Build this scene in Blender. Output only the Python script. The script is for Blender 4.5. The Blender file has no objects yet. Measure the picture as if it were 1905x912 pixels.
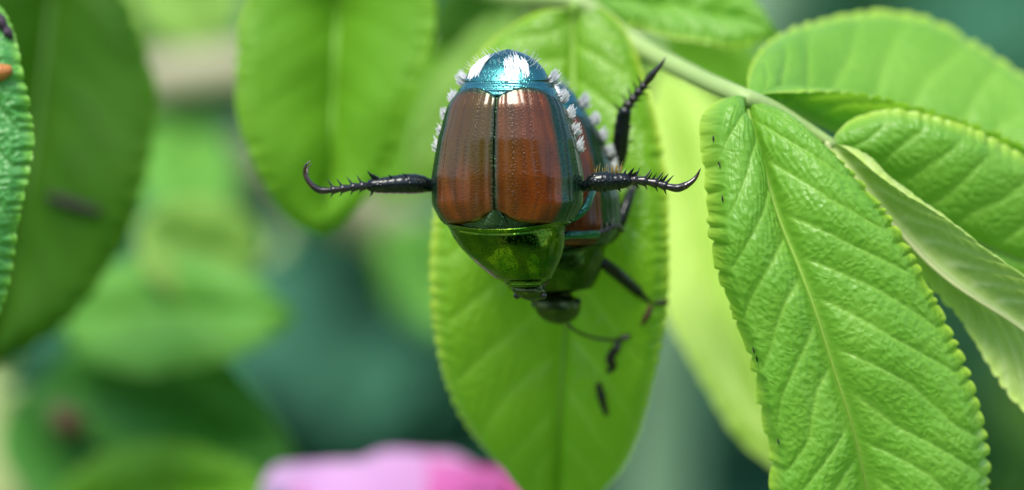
# Two beetles on a rose leaf, macro.  1 Blender unit = 1 centimetre.
import bpy, math, random
import numpy as np
from mathutils import Vector, noise

scene = bpy.context.scene
scene.unit_settings.system = 'METRIC'
scene.unit_settings.scale_length = 0.01
col = scene.collection
rng = np.random.default_rng(7)
random.seed(7)

# ------------------------------------------------------------------ camera
D = 16.0                      # camera to the plane of sharp focus (cm)
SC = 433.0                    # photograph pixels per cm in that plane
PITCH = math.radians(10)      # the camera looks a little downwards
RIGHT = np.array([1.0, 0, 0])
FWD = np.array([0, math.cos(PITCH), -math.sin(PITCH)])
UP = np.array([0, math.sin(PITCH), math.cos(PITCH)])
cam_data = bpy.data.cameras.new('camera')
cam = bpy.data.objects.new('camera', cam_data)
col.objects.link(cam)
cam.location = Vector(-D * FWD)
cam.rotation_euler = (math.radians(90) - PITCH, 0, 0)
cam_data.sensor_width = 36
cam_data.lens = 36 * D / (1905 / SC)
cam_data.clip_start = 0.1
cam_data.clip_end = 60000
cam_data.dof.use_dof = True
cam_data.dof.focus_distance = D - 0.12
cam_data.dof.aperture_fstop = cam_data.lens * 1e-3 / 0.67      # 6 mm wide entrance pupil
scene.camera = cam

# ------------------------------------------------------------------ light
SUN_EL, SUN_AZ = math.radians(64), math.radians(205)            # azimuth from +Y towards +X
world = bpy.data.worlds.new('World')
scene.world = world
world.use_nodes = True
wn = world.node_tree.nodes
sky = wn.new('ShaderNodeTexSky')
sky.sky_type = 'NISHITA'
sky.sun_disc = False
sky.sun_elevation = SUN_EL
sky.sun_rotation = SUN_AZ
sky.dust_density = 1.5
bg = wn['Background']
bg.inputs['Strength'].default_value = 0.15
world.node_tree.links.new(sky.outputs[0], bg.inputs[0])
sd = bpy.data.lights.new('sun', 'SUN')
sd.energy = 2.6
sd.angle = math.radians(25)
sd.color = (1.0, 0.95, 0.86)
sun = bpy.data.objects.new('sun', sd)
col.objects.link(sun)
to_sun = Vector((math.sin(SUN_AZ) * math.cos(SUN_EL), math.cos(SUN_AZ) * math.cos(SUN_EL), math.sin(SUN_EL)))
sun.rotation_euler = to_sun.to_track_quat('Z', 'Y').to_euler()
sun.location = to_sun * 300
vs = scene.view_settings
vs.view_transform = 'Standard'
vs.look = 'None'
vs.exposure = 1.1
vs.gamma = 1.0
vs.use_curve_mapping = False

# ------------------------------------------------------------------ helpers
def P(px, py, d=0.0):
    """a point of the place, from its bearing in the photograph and its depth behind the focus plane (cm)"""
    k = (1 + d / D) / SC
    return RIGHT * ((px - 952.5) * k) + UP * ((456 - py) * k) + FWD * d

def PP(pts):
    return np.array([P(*p) for p in pts])

def spline(pts, n):
    """n points evenly spread along a Catmull-Rom curve through pts (k-dimensional)"""
    p = np.asarray(pts, float)
    if len(p) == 2:
        return p[0] + (p[1] - p[0]) * np.linspace(0, 1, n)[:, None]
    q = np.vstack([2 * p[0] - p[1], p, 2 * p[-1] - p[-2]])
    out = []
    u = np.linspace(0, 1, 24, endpoint=False)[:, None]
    for i in range(1, len(q) - 2):
        a, b, c, e = q[i - 1], q[i], q[i + 1], q[i + 2]
        out.append(0.5 * (2 * b + (c - a) * u + (2 * a - 5 * b + 4 * c - e) * u ** 2 + (3 * b - a - 3 * c + e) * u ** 3))
    out = np.vstack(out + [p[-1:]])
    dl = np.r_[0, np.cumsum(np.linalg.norm(np.diff(out[:, :3], axis=0), axis=1))]
    t = np.linspace(0, dl[-1], n)
    return np.stack([np.interp(t, dl, out[:, k]) for k in range(out.shape[1])], 1)

def smooth(e0, e1, x):
    t = np.clip((x - e0) / (e1 - e0), 0, 1)
    return t * t * (3 - 2 * t)

def link(name, mesh, parent=None, mat=None):
    o = bpy.data.objects.new(name, mesh)
    col.objects.link(o)
    if parent is not None:
        o.parent = parent
    if mat is not None:
        mesh.materials.append(mat)
    return o

def tag(o, label=None, cat=None, group=None, kind=None):
    for k, v in (('label', label), ('category', cat), ('group', group), ('kind', kind)):
        if v:
            o[k] = v
    return o

def thing(name, loc, label, cat, group=None):
    o = bpy.data.objects.new(name, None)
    o.empty_display_size = 0.1
    col.objects.link(o)
    o.location = Vector(loc)
    return tag(o, label, cat, group)

def make_mesh(name, verts, faces, attrs=None, uv=None, shade=True):
    me = bpy.data.meshes.new(name)
    verts = np.asarray(verts, np.float32)
    faces = np.asarray(faces, np.int32)
    me.vertices.add(len(verts))
    me.vertices.foreach_set('co', verts.ravel())
    k = faces.shape[1]
    me.loops.add(faces.size)
    me.loops.foreach_set('vertex_index', faces.ravel())
    me.polygons.add(len(faces))
    me.polygons.foreach_set('loop_start', np.arange(0, faces.size, k, dtype=np.int32))
    me.polygons.foreach_set('loop_total', np.full(len(faces), k, np.int32))
    me.update(calc_edges=True)
    me.validate()
    if attrs is not None:
        a = me.color_attributes.new('Col', 'FLOAT_COLOR', 'POINT')
        c = np.ones((len(verts), 4), np.float32)
        c[:, :attrs.shape[1]] = attrs
        a.data.foreach_set('color', c.ravel())
    if uv is not None:
        l = me.uv_layers.new(name='UVMap')
        l.data.foreach_set('uv', np.asarray(uv, np.float32)[faces.ravel()].ravel())
    if shade:
        me.polygons.foreach_set('use_smooth', np.ones(len(faces), bool))
    return me

def grid_faces(nr, nc, wrap=False):
    i = np.arange(nr - 1)[:, None]
    j = np.arange(nc if wrap else nc - 1)[None, :]
    j2 = (j + 1) % nc
    f = np.stack([i * nc + j, i * nc + j2, (i + 1) * nc + j2, (i + 1) * nc + j], -1)
    return f.reshape(-1, 4)

class Geo:
    """collects tubes, cones and grids into the geometry of ONE mesh"""
    def __init__(self):
        self.v, self.f, self.c, self.n = [], [], [], 0
    def add(self, v, f, c=None):
        v = np.asarray(v, float)
        self.v.append(v)
        self.f.append(np.asarray(f) + self.n)
        self.c.append(np.zeros((len(v), 3)) if c is None else c)
        self.n += len(v)
    def tube(self, pts, rad, n=10, flat=1.0, cap=True, wob=0.0):
        pts = np.asarray(pts, float)
        rad = np.asarray(rad, float) * np.ones(len(pts))
        if cap:                      # rounded ends
            t0 = pts[0] - pts[1]; t0 /= np.linalg.norm(t0)
            t1 = pts[-1] - pts[-2]; t1 /= np.linalg.norm(t1)
            r0, r1 = rad[0], rad[-1]
            pts = np.vstack([pts[0] + t0 * r0 * .85, pts[0] + t0 * r0 * .6, pts, pts[-1] + t1 * r1 * .6, pts[-1] + t1 * r1 * .85])
            rad = np.r_[r0 * .05, r0 * .7, rad, r1 * .7, r1 * .05]
        T = np.gradient(pts, axis=0)
        T /= np.linalg.norm(T, axis=1)[:, None] + 1e-12
        ref = np.array([0, 0, 1.0]) if abs(T[0][2]) < .9 else np.array([1.0, 0, 0])
        N = np.cross(T[0], ref); N /= np.linalg.norm(N)
        rings = []
        ang = np.arange(n) * 2 * math.pi / n
        for i in range(len(pts)):
            N = N - T[i] * (N @ T[i]); N /= np.linalg.norm(N)
            B = np.cross(T[i], N)
            r = rad[i] * (1 + wob * (rng.random(n) - .5))
            rings.append(pts[i] + (np.cos(ang) * r)[:, None] * N + (np.sin(ang) * r * flat)[:, None] * B)
        self.add(np.vstack(rings), grid_faces(len(pts), n, True))
    def cone(self, a, b, r, n=6):
        a, b = np.asarray(a, float), np.asarray(b, float)
        m = a + (b - a) * .55
        self.tube([a, m, b], [r, r * .62, r * .08], n, cap=False)
    def build(self, name, parent, mat, origin=(0, 0, 0)):
        me = make_mesh(name, np.vstack(self.v) - np.asarray(origin), np.vstack(self.f))
        return link(name, me, parent, mat)

# ------------------------------------------------------------------ materials
def new_mat(name):
    m = bpy.data.materials.new(name)
    m.use_nodes = True
    nt = m.node_tree
    b = nt.nodes['Principled BSDF']
    return m, nt, b

def N(nt, typ, **kw):
    n = nt.nodes.new(typ)
    for k, v in kw.items():
        if isinstance(k, str) and hasattr(n, k):
            setattr(n, k, v)
        else:
            n.inputs[k].default_value = v
    return n

def mixc(nt, fac, a, b, blend='MIX'):
    m = nt.nodes.new('ShaderNodeMix')
    m.data_type = 'RGBA'
    m.blend_type = blend
    for s, v in ((m.inputs[0], fac), (m.inputs[6], a), (m.inputs[7], b)):
        if isinstance(v, bpy.types.NodeSocket):
            nt.links.new(v, s)
        else:
            s.default_value = v if isinstance(v, float) else (*v, 1)
    return m.outputs[2]

def ramp(nt, src, p0, p1, c0=(0, 0, 0), c1=(1, 1, 1)):
    r = nt.nodes.new('ShaderNodeValToRGB')
    r.color_ramp.elements[0].position = p0
    r.color_ramp.elements[1].position = p1
    r.color_ramp.elements[0].color = (*c0, 1)
    r.color_ramp.elements[1].color = (*c1, 1)
    nt.links.new(src, r.inputs[0])
    return r.outputs[0]

def leaf_material(name, base, dark, vein, rim, transl, tfac=0.35, rough=0.38, pebble=0.36, cells=42, spots=0.0, spec=0.5):
    """leaf tissue: Col.r = veins, Col.g = margin, Col.b = raised tissue between veins; UV in cm"""
    m, nt, b = new_mat(name)
    at = N(nt, 'ShaderNodeVertexColor', layer_name='Col')
    sp = nt.nodes.new('ShaderNodeSeparateColor')
    nt.links.new(at.outputs[0], sp.inputs[0])
    uv = nt.nodes.new('ShaderNodeUVMap')
    n1 = N(nt, 'ShaderNodeTexNoise'); n1.inputs['Scale'].default_value = 2.6; n1.inputs['Detail'].default_value = 7; n1.inputs['Roughness'].default_value = .62
    nt.links.new(uv.outputs[0], n1.inputs['Vector'])
    c = mixc(nt, ramp(nt, n1.outputs[0], .32, .68), dark, base)
    vo = N(nt, 'ShaderNodeTexVoronoi', feature='DISTANCE_TO_EDGE', voronoi_dimensions='2D')
    vo.inputs['Scale'].default_value = cells
    nw = N(nt, 'ShaderNodeTexNoise'); nw.inputs['Scale'].default_value = 14
    nt.links.new(uv.outputs[0], nw.inputs['Vector'])
    wv = N(nt, 'ShaderNodeVectorMath', operation='MULTIPLY_ADD')
    nt.links.new(nw.outputs['Color'], wv.inputs[0]); wv.inputs[1].default_value = (.05, .05, 0)
    nt.links.new(uv.outputs[0], wv.inputs[2])
    nt.links.new(wv.outputs[0], vo.inputs['Vector'])
    net = ramp(nt, vo.outputs[0], 0.0, 0.09, (1, 1, 1), (0, 0, 0))
    f = N(nt, 'ShaderNodeMath', operation='MULTIPLY'); nt.links.new(net, f.inputs[0]); f.inputs[1].default_value = .45
    c = mixc(nt, f.outputs[0], c, dark)
    c = mixc(nt, sp.outputs[1], c, rim)
    c = mixc(nt, sp.outputs[0], c, vein)
    if spots > 0:
        vs_ = N(nt, 'ShaderNodeTexVoronoi', voronoi_dimensions='2D'); vs_.inputs['Scale'].default_value = 2.6
        nt.links.new(uv.outputs[0], vs_.inputs['Vector'])
        s = ramp(nt, vs_.outputs['Distance'], .035 * spots, .06 * spots, (1, 1, 1), (0, 0, 0))
        c = mixc(nt, s, c, (.06, .035, .012))
    nt.links.new(c, b.inputs['Base Color'])
    b.inputs['Specular IOR Level'].default_value = spec
    rn = N(nt, 'ShaderNodeMapRange'); nt.links.new(n1.outputs[0], rn.inputs[0])
    rn.inputs[3].default_value = rough - .08; rn.inputs[4].default_value = rough + .12
    nt.links.new(rn.outputs[0], b.inputs['Roughness'])
    # fine relief: pebbled cells between the smallest veins
    vp = N(nt, 'ShaderNodeTexVoronoi', feature='SMOOTH_F1', voronoi_dimensions='2D')
    vp.inputs['Scale'].default_value = cells * .85; vp.inputs['Smoothness'].default_value = .35
    nt.links.new(wv.outputs[0], vp.inputs['Vector'])
    hb = ramp(nt, vp.outputs['Distance'], .05, .75, (1, 1, 1), (0, 0, 0))
    ps = N(nt, 'ShaderNodeMapRange'); nt.links.new(sp.outputs[2], ps.inputs[0]); ps.inputs[3].default_value = .25; ps.inputs[4].default_value = 1.0
    pm = N(nt, 'ShaderNodeMath', operation='MULTIPLY'); nt.links.new(hb, pm.inputs[0]); nt.links.new(ps.outputs[0], pm.inputs[1])
    hb = pm.outputs[0]
    bp = N(nt, 'ShaderNodeBump'); bp.inputs['Strength'].default_value = pebble; bp.inputs['Distance'].default_value = .013
    nt.links.new(hb, bp.inputs['Height'])
    n3 = N(nt, 'ShaderNodeTexNoise'); n3.inputs['Scale'].default_value = 60; n3.inputs['Detail'].default_value = 3
    nt.links.new(uv.outputs[0], n3.inputs['Vector'])
    b2 = N(nt, 'ShaderNodeBump'); b2.inputs['Strength'].default_value = pebble * .35; b2.inputs['Distance'].default_value = .01
    nt.links.new(n3.outputs[0], b2.inputs['Height']); nt.links.new(bp.outputs[0], b2.inputs['Normal'])
    nt.links.new(b2.outputs[0], b.inputs['Normal'])
    tr = nt.nodes.new('ShaderNodeBsdfTranslucent')
    tc = mixc(nt, .6, c, transl)
    nt.links.new(tc, tr.inputs['Color'])
    ms = nt.nodes.new('ShaderNodeMixShader'); ms.inputs[0].default_value = tfac
    nt.links.new(b.outputs[0], ms.inputs[1]); nt.links.new(tr.outputs[0], ms.inputs[2])
    nt.links.new(ms.outputs[0], nt.nodes['Material Output'].inputs[0])
    return m

def simple_mat(name, c0, c1=None, rough=.5, scale=8.0, metal=0.0, bump=0.0, bscale=40.0, transl=None, tfac=.3, coat=0.0):
    m, nt, b = new_mat(name)
    tc = nt.nodes.new('ShaderNodeTexCoord')
    n1 = N(nt, 'ShaderNodeTexNoise'); n1.inputs['Scale'].default_value = scale; n1.inputs['Detail'].default_value = 5
    nt.links.new(tc.outputs['Object'], n1.inputs['Vector'])
    c = mixc(nt, ramp(nt, n1.outputs[0], .35, .65), c0, c1 or tuple(x * .7 for x in c0))
    nt.links.new(c, b.inputs['Base Color'])
    b.inputs['Roughness'].default_value = rough
    b.inputs['Metallic'].default_value = metal
    b.inputs['Coat Weight'].default_value = coat
    b.inputs['Coat Roughness'].default_value = .15
    if bump:
        n2 = N(nt, 'ShaderNodeTexNoise'); n2.inputs['Scale'].default_value = bscale; n2.inputs['Detail'].default_value = 4
        nt.links.new(tc.outputs['Object'], n2.inputs['Vector'])
        bp = N(nt, 'ShaderNodeBump'); bp.inputs['Strength'].default_value = bump; bp.inputs['Distance'].default_value = .5 / bscale
        nt.links.new(n2.outputs[0], bp.inputs['Height']); nt.links.new(bp.outputs[0], b.inputs['Normal'])
    if transl:
        tr = nt.nodes.new('ShaderNodeBsdfTranslucent'); tr.inputs[0].default_value = (*transl, 1)
        ms = nt.nodes.new('ShaderNodeMixShader'); ms.inputs[0].default_value = tfac
        nt.links.new(b.outputs[0], ms.inputs[1]); nt.links.new(tr.outputs[0], ms.inputs[2])
        nt.links.new(ms.outputs[0], nt.nodes['Material Output'].inputs[0])
    return m

def chitin(name, c0, c1, rough=.25, metal=.9, cells=55.0, bump=.5, coat=.3, cr=(.35, .7)):
    """metallic, finely pitted wing-case or shield"""
    m, nt, b = new_mat(name)
    tc = nt.nodes.new('ShaderNodeTexCoord')
    n1 = N(nt, 'ShaderNodeTexNoise'); n1.inputs['Scale'].default_value = 9; n1.inputs['Detail'].default_value = 3
    nt.links.new(tc.outputs['Object'], n1.inputs['Vector'])
    c = mixc(nt, ramp(nt, n1.outputs[0], *cr), c0, c1)
    vo = N(nt, 'ShaderNodeTexVoronoi'); vo.inputs['Scale'].default_value = cells
    nt.links.new(tc.outputs['Object'], vo.inputs['Vector'])
    pit = ramp(nt, vo.outputs['Distance'], .12, .42)
    c = mixc(nt, pit, tuple(x * .5 for x in c0), c)
    nt.links.new(c, b.inputs['Base Color'])
    b.inputs['Metallic'].default_value = metal
    b.inputs['Roughness'].default_value = rough
    b.inputs['Coat Weight'].default_value = coat
    b.inputs['Coat Roughness'].default_value = .12
    bp = N(nt, 'ShaderNodeBump'); bp.inputs['Strength'].default_value = bump; bp.inputs['Distance'].default_value = .25 / cells
    nt.links.new(pit, bp.inputs['Height']); nt.links.new(bp.outputs[0], b.inputs['Normal'])
    return m

def elytron_material():
    """brown wing case: Col.r = green metallic border, Col.g = olive reflection painted in, UV = (stria, row of pits)"""
    m, nt, b = new_mat('elytron_chitin')
    at = N(nt, 'ShaderNodeVertexColor', layer_name='Col')
    sp = nt.nodes.new('ShaderNodeSeparateColor'); nt.links.new(at.outputs[0], sp.inputs[0])
    uv = nt.nodes.new('ShaderNodeUVMap')
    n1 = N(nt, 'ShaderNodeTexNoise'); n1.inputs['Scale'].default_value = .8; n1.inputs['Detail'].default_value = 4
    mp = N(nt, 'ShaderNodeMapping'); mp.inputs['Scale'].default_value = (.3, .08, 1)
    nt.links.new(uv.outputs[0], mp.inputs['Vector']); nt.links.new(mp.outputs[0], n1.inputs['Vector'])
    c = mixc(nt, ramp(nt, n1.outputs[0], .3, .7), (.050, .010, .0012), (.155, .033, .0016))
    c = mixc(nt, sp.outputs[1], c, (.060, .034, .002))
    c = mixc(nt, sp.outputs[0], c, (.008, .052, .028))
    vo = N(nt, 'ShaderNodeTexVoronoi', voronoi_dimensions='2D'); vo.inputs['Scale'].default_value = 1.0
    vo.inputs['Randomness'].default_value = .95
    nt.links.new(uv.outputs[0], vo.inputs['Vector'])
    pit = ramp(nt, vo.outputs['Distance'], .12, .38)
    gm = N(nt, 'ShaderNodeMapRange'); nt.links.new(sp.outputs[2], gm.inputs[0]); gm.inputs[3].default_value = .25; gm.inputs[4].default_value = 1.0
    gx = N(nt, 'ShaderNodeMath', operation='MAXIMUM'); nt.links.new(gm.outputs[0], gx.inputs[0]); nt.links.new(sp.outputs[0], gx.inputs[1])
    pit = mixc(nt, gx.outputs[0], (1, 1, 1), pit)
    gd = N(nt, 'ShaderNodeMath', operation='MULTIPLY'); nt.links.new(sp.outputs[2], gd.inputs[0]); gd.inputs[1].default_value = .35
    c = mixc(nt, gd.outputs[0], c, (.03, .010, .002))
    c = mixc(nt, pit, mixc(nt, .6, c, (.02, .012, .005)), c)
    nt.links.new(c, b.inputs['Base Color'])
    me = N(nt, 'ShaderNodeMapRange'); nt.links.new(sp.outputs[0], me.inputs[0])
    me.inputs[3].default_value = .2; me.inputs[4].default_value = .9
    nt.links.new(me.outputs[0], b.inputs['Metallic'])
    b.inputs['Roughness'].default_value = .3
    b.inputs['Coat Weight'].default_value = .5
    b.inputs['Specular IOR Level'].default_value = .2
    b.inputs['Coat Roughness'].default_value = .12
    bp = N(nt, 'ShaderNodeBump'); bp.inputs['Strength'].default_value = .45; bp.inputs['Distance'].default_value = .005
    nt.links.new(pit, bp.inputs['Height'])
    n2 = N(nt, 'ShaderNodeTexNoise'); n2.inputs['Scale'].default_value = .8; n2.inputs['Detail'].default_value = 5
    nt.links.new(uv.outputs[0], n2.inputs['Vector'])
    b2 = N(nt, 'ShaderNodeBump'); b2.inputs['Strength'].default_value = .12; b2.inputs['Distance'].default_value = .005
    nt.links.new(n2.outputs[0], b2.inputs['Height']); nt.links.new(bp.outputs[0], b2.inputs['Normal'])
    nt.links.new(b2.outputs[0], b.inputs['Normal'])
    return m

M_bright = leaf_material('leaf_bright', (.19, .39, .048), (.125, .32, .030), (.26, .47, .07), (.38, .56, .06), (.42, .80, .03), tfac=.4, rough=.40, spec=.42)
M_host = leaf_material('leaf_host', (.165, .35, .012), (.125, .29, .010), (.26, .46, .06), (.40, .52, .05), (.40, .78, .02), tfac=.38)
M_under = leaf_material('leaf_underside', (.42, .55, .15), (.35, .48, .12), (.70, .76, .46), (.50, .64, .14), (.60, .85, .16), tfac=.38, rough=.55, pebble=.35, cells=26)
M_mid = leaf_material('leaf_mid', (.115, .29, .013), (.10, .265, .011), (.115, .29, .014), (.15, .33, .016), (.30, .62, .02), tfac=.36, rough=.55, spec=.25)
M_blue = leaf_material('leaf_blue_green', (.14, .38, .05), (.12, .33, .042), (.10, .28, .06), (.12, .30, .05), (.18, .5, .06), tfac=.33, rough=.55, spec=.3)
M_dark = leaf_material('leaf_dark', (.045, .17, .022), (.035, .14, .018), (.05, .18, .03), (.06, .2, .03), (.12, .40, .03), tfac=.3, rough=.6, spec=.2)  # even dark green of the low background leaves
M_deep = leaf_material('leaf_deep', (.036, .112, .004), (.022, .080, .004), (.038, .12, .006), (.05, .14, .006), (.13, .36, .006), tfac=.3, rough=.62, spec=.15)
M_cool = leaf_material('leaf_cool', (.08, .30, .07), (.06, .25, .05), (.2, .42, .15), (.18, .42, .03), (.25, .62, .06), tfac=.3, pebble=.8)
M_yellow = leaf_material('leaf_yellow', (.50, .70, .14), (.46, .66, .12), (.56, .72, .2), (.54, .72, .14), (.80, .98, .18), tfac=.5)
M_pale = leaf_material('leaf_pale', (.24, .42, .06), (.19, .36, .05), (.3, .45, .1), (.3, .45, .08), (.45, .7, .08), tfac=.4, rough=.55)
M_stem = simple_mat('stem_green', (.30, .42, .14), (.24, .36, .10), .5, 3, bump=.3, transl=(.5, .7, .2), tfac=.15)
M_cane = simple_mat('cane_bark', (.32, .30, .19), (.26, .25, .14), .6, 2, bump=.4, bscale=12)
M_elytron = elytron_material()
M_shield = chitin('shield_green', (.026, .085, .008), (.13, .19, .016), .11, 1.0, 105, .3, .0)
M_pyg = chitin('pygidium_teal', (.022, .13, .135), (.05, .22, .22), .25, .92, 80, .5, .3)
M_body = chitin('body_dark_green', (.03, .075, .03), (.06, .11, .04), .3, .9, 70, .5, .3)
M_head = chitin('head_bronze', (.04, .06, .022), (.10, .12, .04), .28, .95, 75, .4, .0)
M_bronze = chitin('shield_bronze', (.022, .055, .010), (.07, .10, .016), .2, 1.0, 105, .4, .0)
M_leg = chitin('leg_black', (.004, .006, .006), (.010, .016, .016), .25, .5, 60, .5, .1)
M_leg_green = chitin('leg_green', (.012, .09, .05), (.02, .13, .08), .28, .9, 60, .5, .35)
M_tarsus = simple_mat('tarsus_black', (.005, .005, .007), (.014, .009, .008), .28, 12, coat=.05)
M_claw = simple_mat('claw_brown', (.035, .014, .008), (.012, .006, .005), .25, 12, coat=.5)
M_hair = simple_mat('hair_white', (.86, .87, .88), (.78, .79, .8), .5, 20, transl=(.8, .8, .8), tfac=.25)
M_hair_gold = simple_mat('hair_gold', (.30, .20, .04), (.22, .14, .03), .4, 20)
M_debris = simple_mat('dry_brown', (.09, .026, .006), (.035, .013, .005), .75, 12, bump=.4)
M_debris_dark = simple_mat('dry_dark', (.012, .007, .004), (.006, .004, .003), .8, 12, bump=.4)
M_crust = simple_mat('dry_purple', (.05, .03, .05), (.02, .012, .016), .8, 12, bump=.6)
M_bud = simple_mat('bud_orange', (.42, .17, .03), (.30, .10, .02), .4, 10, bump=.3)

# ------------------------------------------------------------------ the setting: soil and far shrubs
GZ = -62.0
def build_ground():
    n = 60
    g = np.linspace(-1, 1, n)
    k = np.sign(g) * np.abs(g) ** 3 * 20000
    X, Y = np.meshgrid(k, k)
    Z = GZ + 3 * np.sin(X * .011) * np.cos(Y * .013) * (np.abs(X) < 3000)
    v = np.stack([X, Y, Z], -1).reshape(-1, 3)
    m, nt, b = new_mat('garden_soil')
    tc = nt.nodes.new('ShaderNodeTexCoord')
    n1 = N(nt, 'ShaderNodeTexNoise'); n1.inputs['Scale'].default_value = .012; n1.inputs['Detail'].default_value = 6
    nt.links.new(tc.outputs['Object'], n1.inputs['Vector'])
    c = mixc(nt, ramp(nt, n1.outputs[0], .42, .58), (.05, .10, .022), (.09, .17, .03))
    nt.links.new(c, b.inputs['Base Color'])
    b.inputs['Roughness'].default_value = .9
    o = link('ground', make_mesh('ground', v, grid_faces(n, n)), None, m)
    tag(o, kind='structure')
build_ground()

def leaf_card_geo(n, spread, size, center, seed, bias_up=.5):
    """n small curved leaves (8 faces each) spread through an uneven volume"""
    r = np.random.default_rng(seed)
    t = np.linspace(-1, 1, 5)
    tpl = []
    for i, a in enumerate(t):
        w = .42 * math.sqrt(max(0, 1 - a * a)) + .02
        for s in (-1, 0, 1):
            tpl.append((a, s * w, -.12 * a * a + .12 * abs(s)))
    tpl = np.array(tpl); F = grid_faces(5, 3)
    V, FF, C = [], [], []
    clumps = r.normal(0, .55, (max(6, n // 40), 3)) * spread
    for i in range(n):
        c = clumps[r.integers(len(clumps))] + r.normal(0, .22, 3) * spread
        a = r.normal(0, 1, 3); a /= np.linalg.norm(a); a[2] -= .4
        a /= np.linalg.norm(a)
        u = r.normal(0, .6, 3) + np.array([0, -.3, bias_up]); u -= a * (u @ a); u /= np.linalg.norm(u)
        b = np.cross(u, a)
        s = size * r.uniform(.6, 1.25)
        V.append(center + c + s * (tpl[:, :1] * a + tpl[:, 1:2] * b + tpl[:, 2:] * u))
        FF.append(F + 15 * i)
        C.append(np.tile(np.array([0, 0, r.random()]), (15, 1)))
    V = np.vstack(V)
    return V, np.vstack(FF), np.vstack(C)

def shrub(name, center, spread, n, size, mat, label, seed):
    base = np.array([center[0], center[1], GZ])
    t = thing(name, base, label, 'shrub')
    V, F, C = leaf_card_geo(n, np.asarray(spread, float), size, np.asarray(center, float), seed)
    V[:, 2] = np.maximum(V[:, 2], GZ + .5)
    o = link('foliage', make_mesh('foliage', V - base, F, C, V[:, [0, 2]] * .3), t, mat)
    o['kind'] = 'stuff'
    g = Geo()
    r = np.random.default_rng(seed + 1)
    for k in range(5):
        e = np.asarray(center) + r.normal(0, .4, 3) * spread
        g.tube(spline([base + np.array([r.normal(0, 2), r.normal(0, 2), -1.5]), (base + e) / 2 + r.normal(0, 3, 3), e], 10), np.linspace(.9, .25, 10), 7)
    g.build('stems', t, M_cane, base)
    return t

M_far1 = leaf_material('far_leaf_teal', (.055, .18, .105), (.042, .145, .088), (.05, .14, .08), (.05, .14, .08), (.06, .24, .10), tfac=.25, pebble=0, rough=.75, spec=.08)
M_far2 = leaf_material('far_leaf_green', (.06, .20, .045), (.045, .15, .035), (.08, .2, .06), (.08, .2, .06), (.12, .40, .06), tfac=.3, pebble=0, rough=.75, spec=.08)
M_far3 = leaf_material('far_leaf_light', (.17, .36, .08), (.13, .30, .06), (.2, .4, .1), (.2, .4, .1), (.3, .65, .12), tfac=.35, pebble=0, rough=.75, spec=.08)
shrub('garden_shrub', P(900, 560, 75), (26, 12, 17), 2600, 2.6, M_far1, 'blurred dark teal shrub filling the far background', 11)
shrub('garden_shrub', P(760, 680, 40), (7, 4, 6), 1300, 1.7, M_far1, 'blurred blue green shrub low behind the pink flower', 15)
shrub('garden_shrub', P(250, 60, 48), (8, 6, 7), 700, 2.0, M_far2, 'blurred mid green shrub behind the broad dark leaf', 12)
shrub('garden_shrub', P(1780, 60, 46), (10, 6, 8), 1500, 2.0, M_far3, 'pale green blurred shrub behind the bright leaf spray', 13)

# hedge added out of view behind the camera, blocking low sky from beetle reflections
shrub('added_hedge', (-40, -420, -10 + 60), (330, 30, 75), 5200, 13, M_far2, 'added unseen green hedge, hiding low sky from the beetles', 14)

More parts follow.
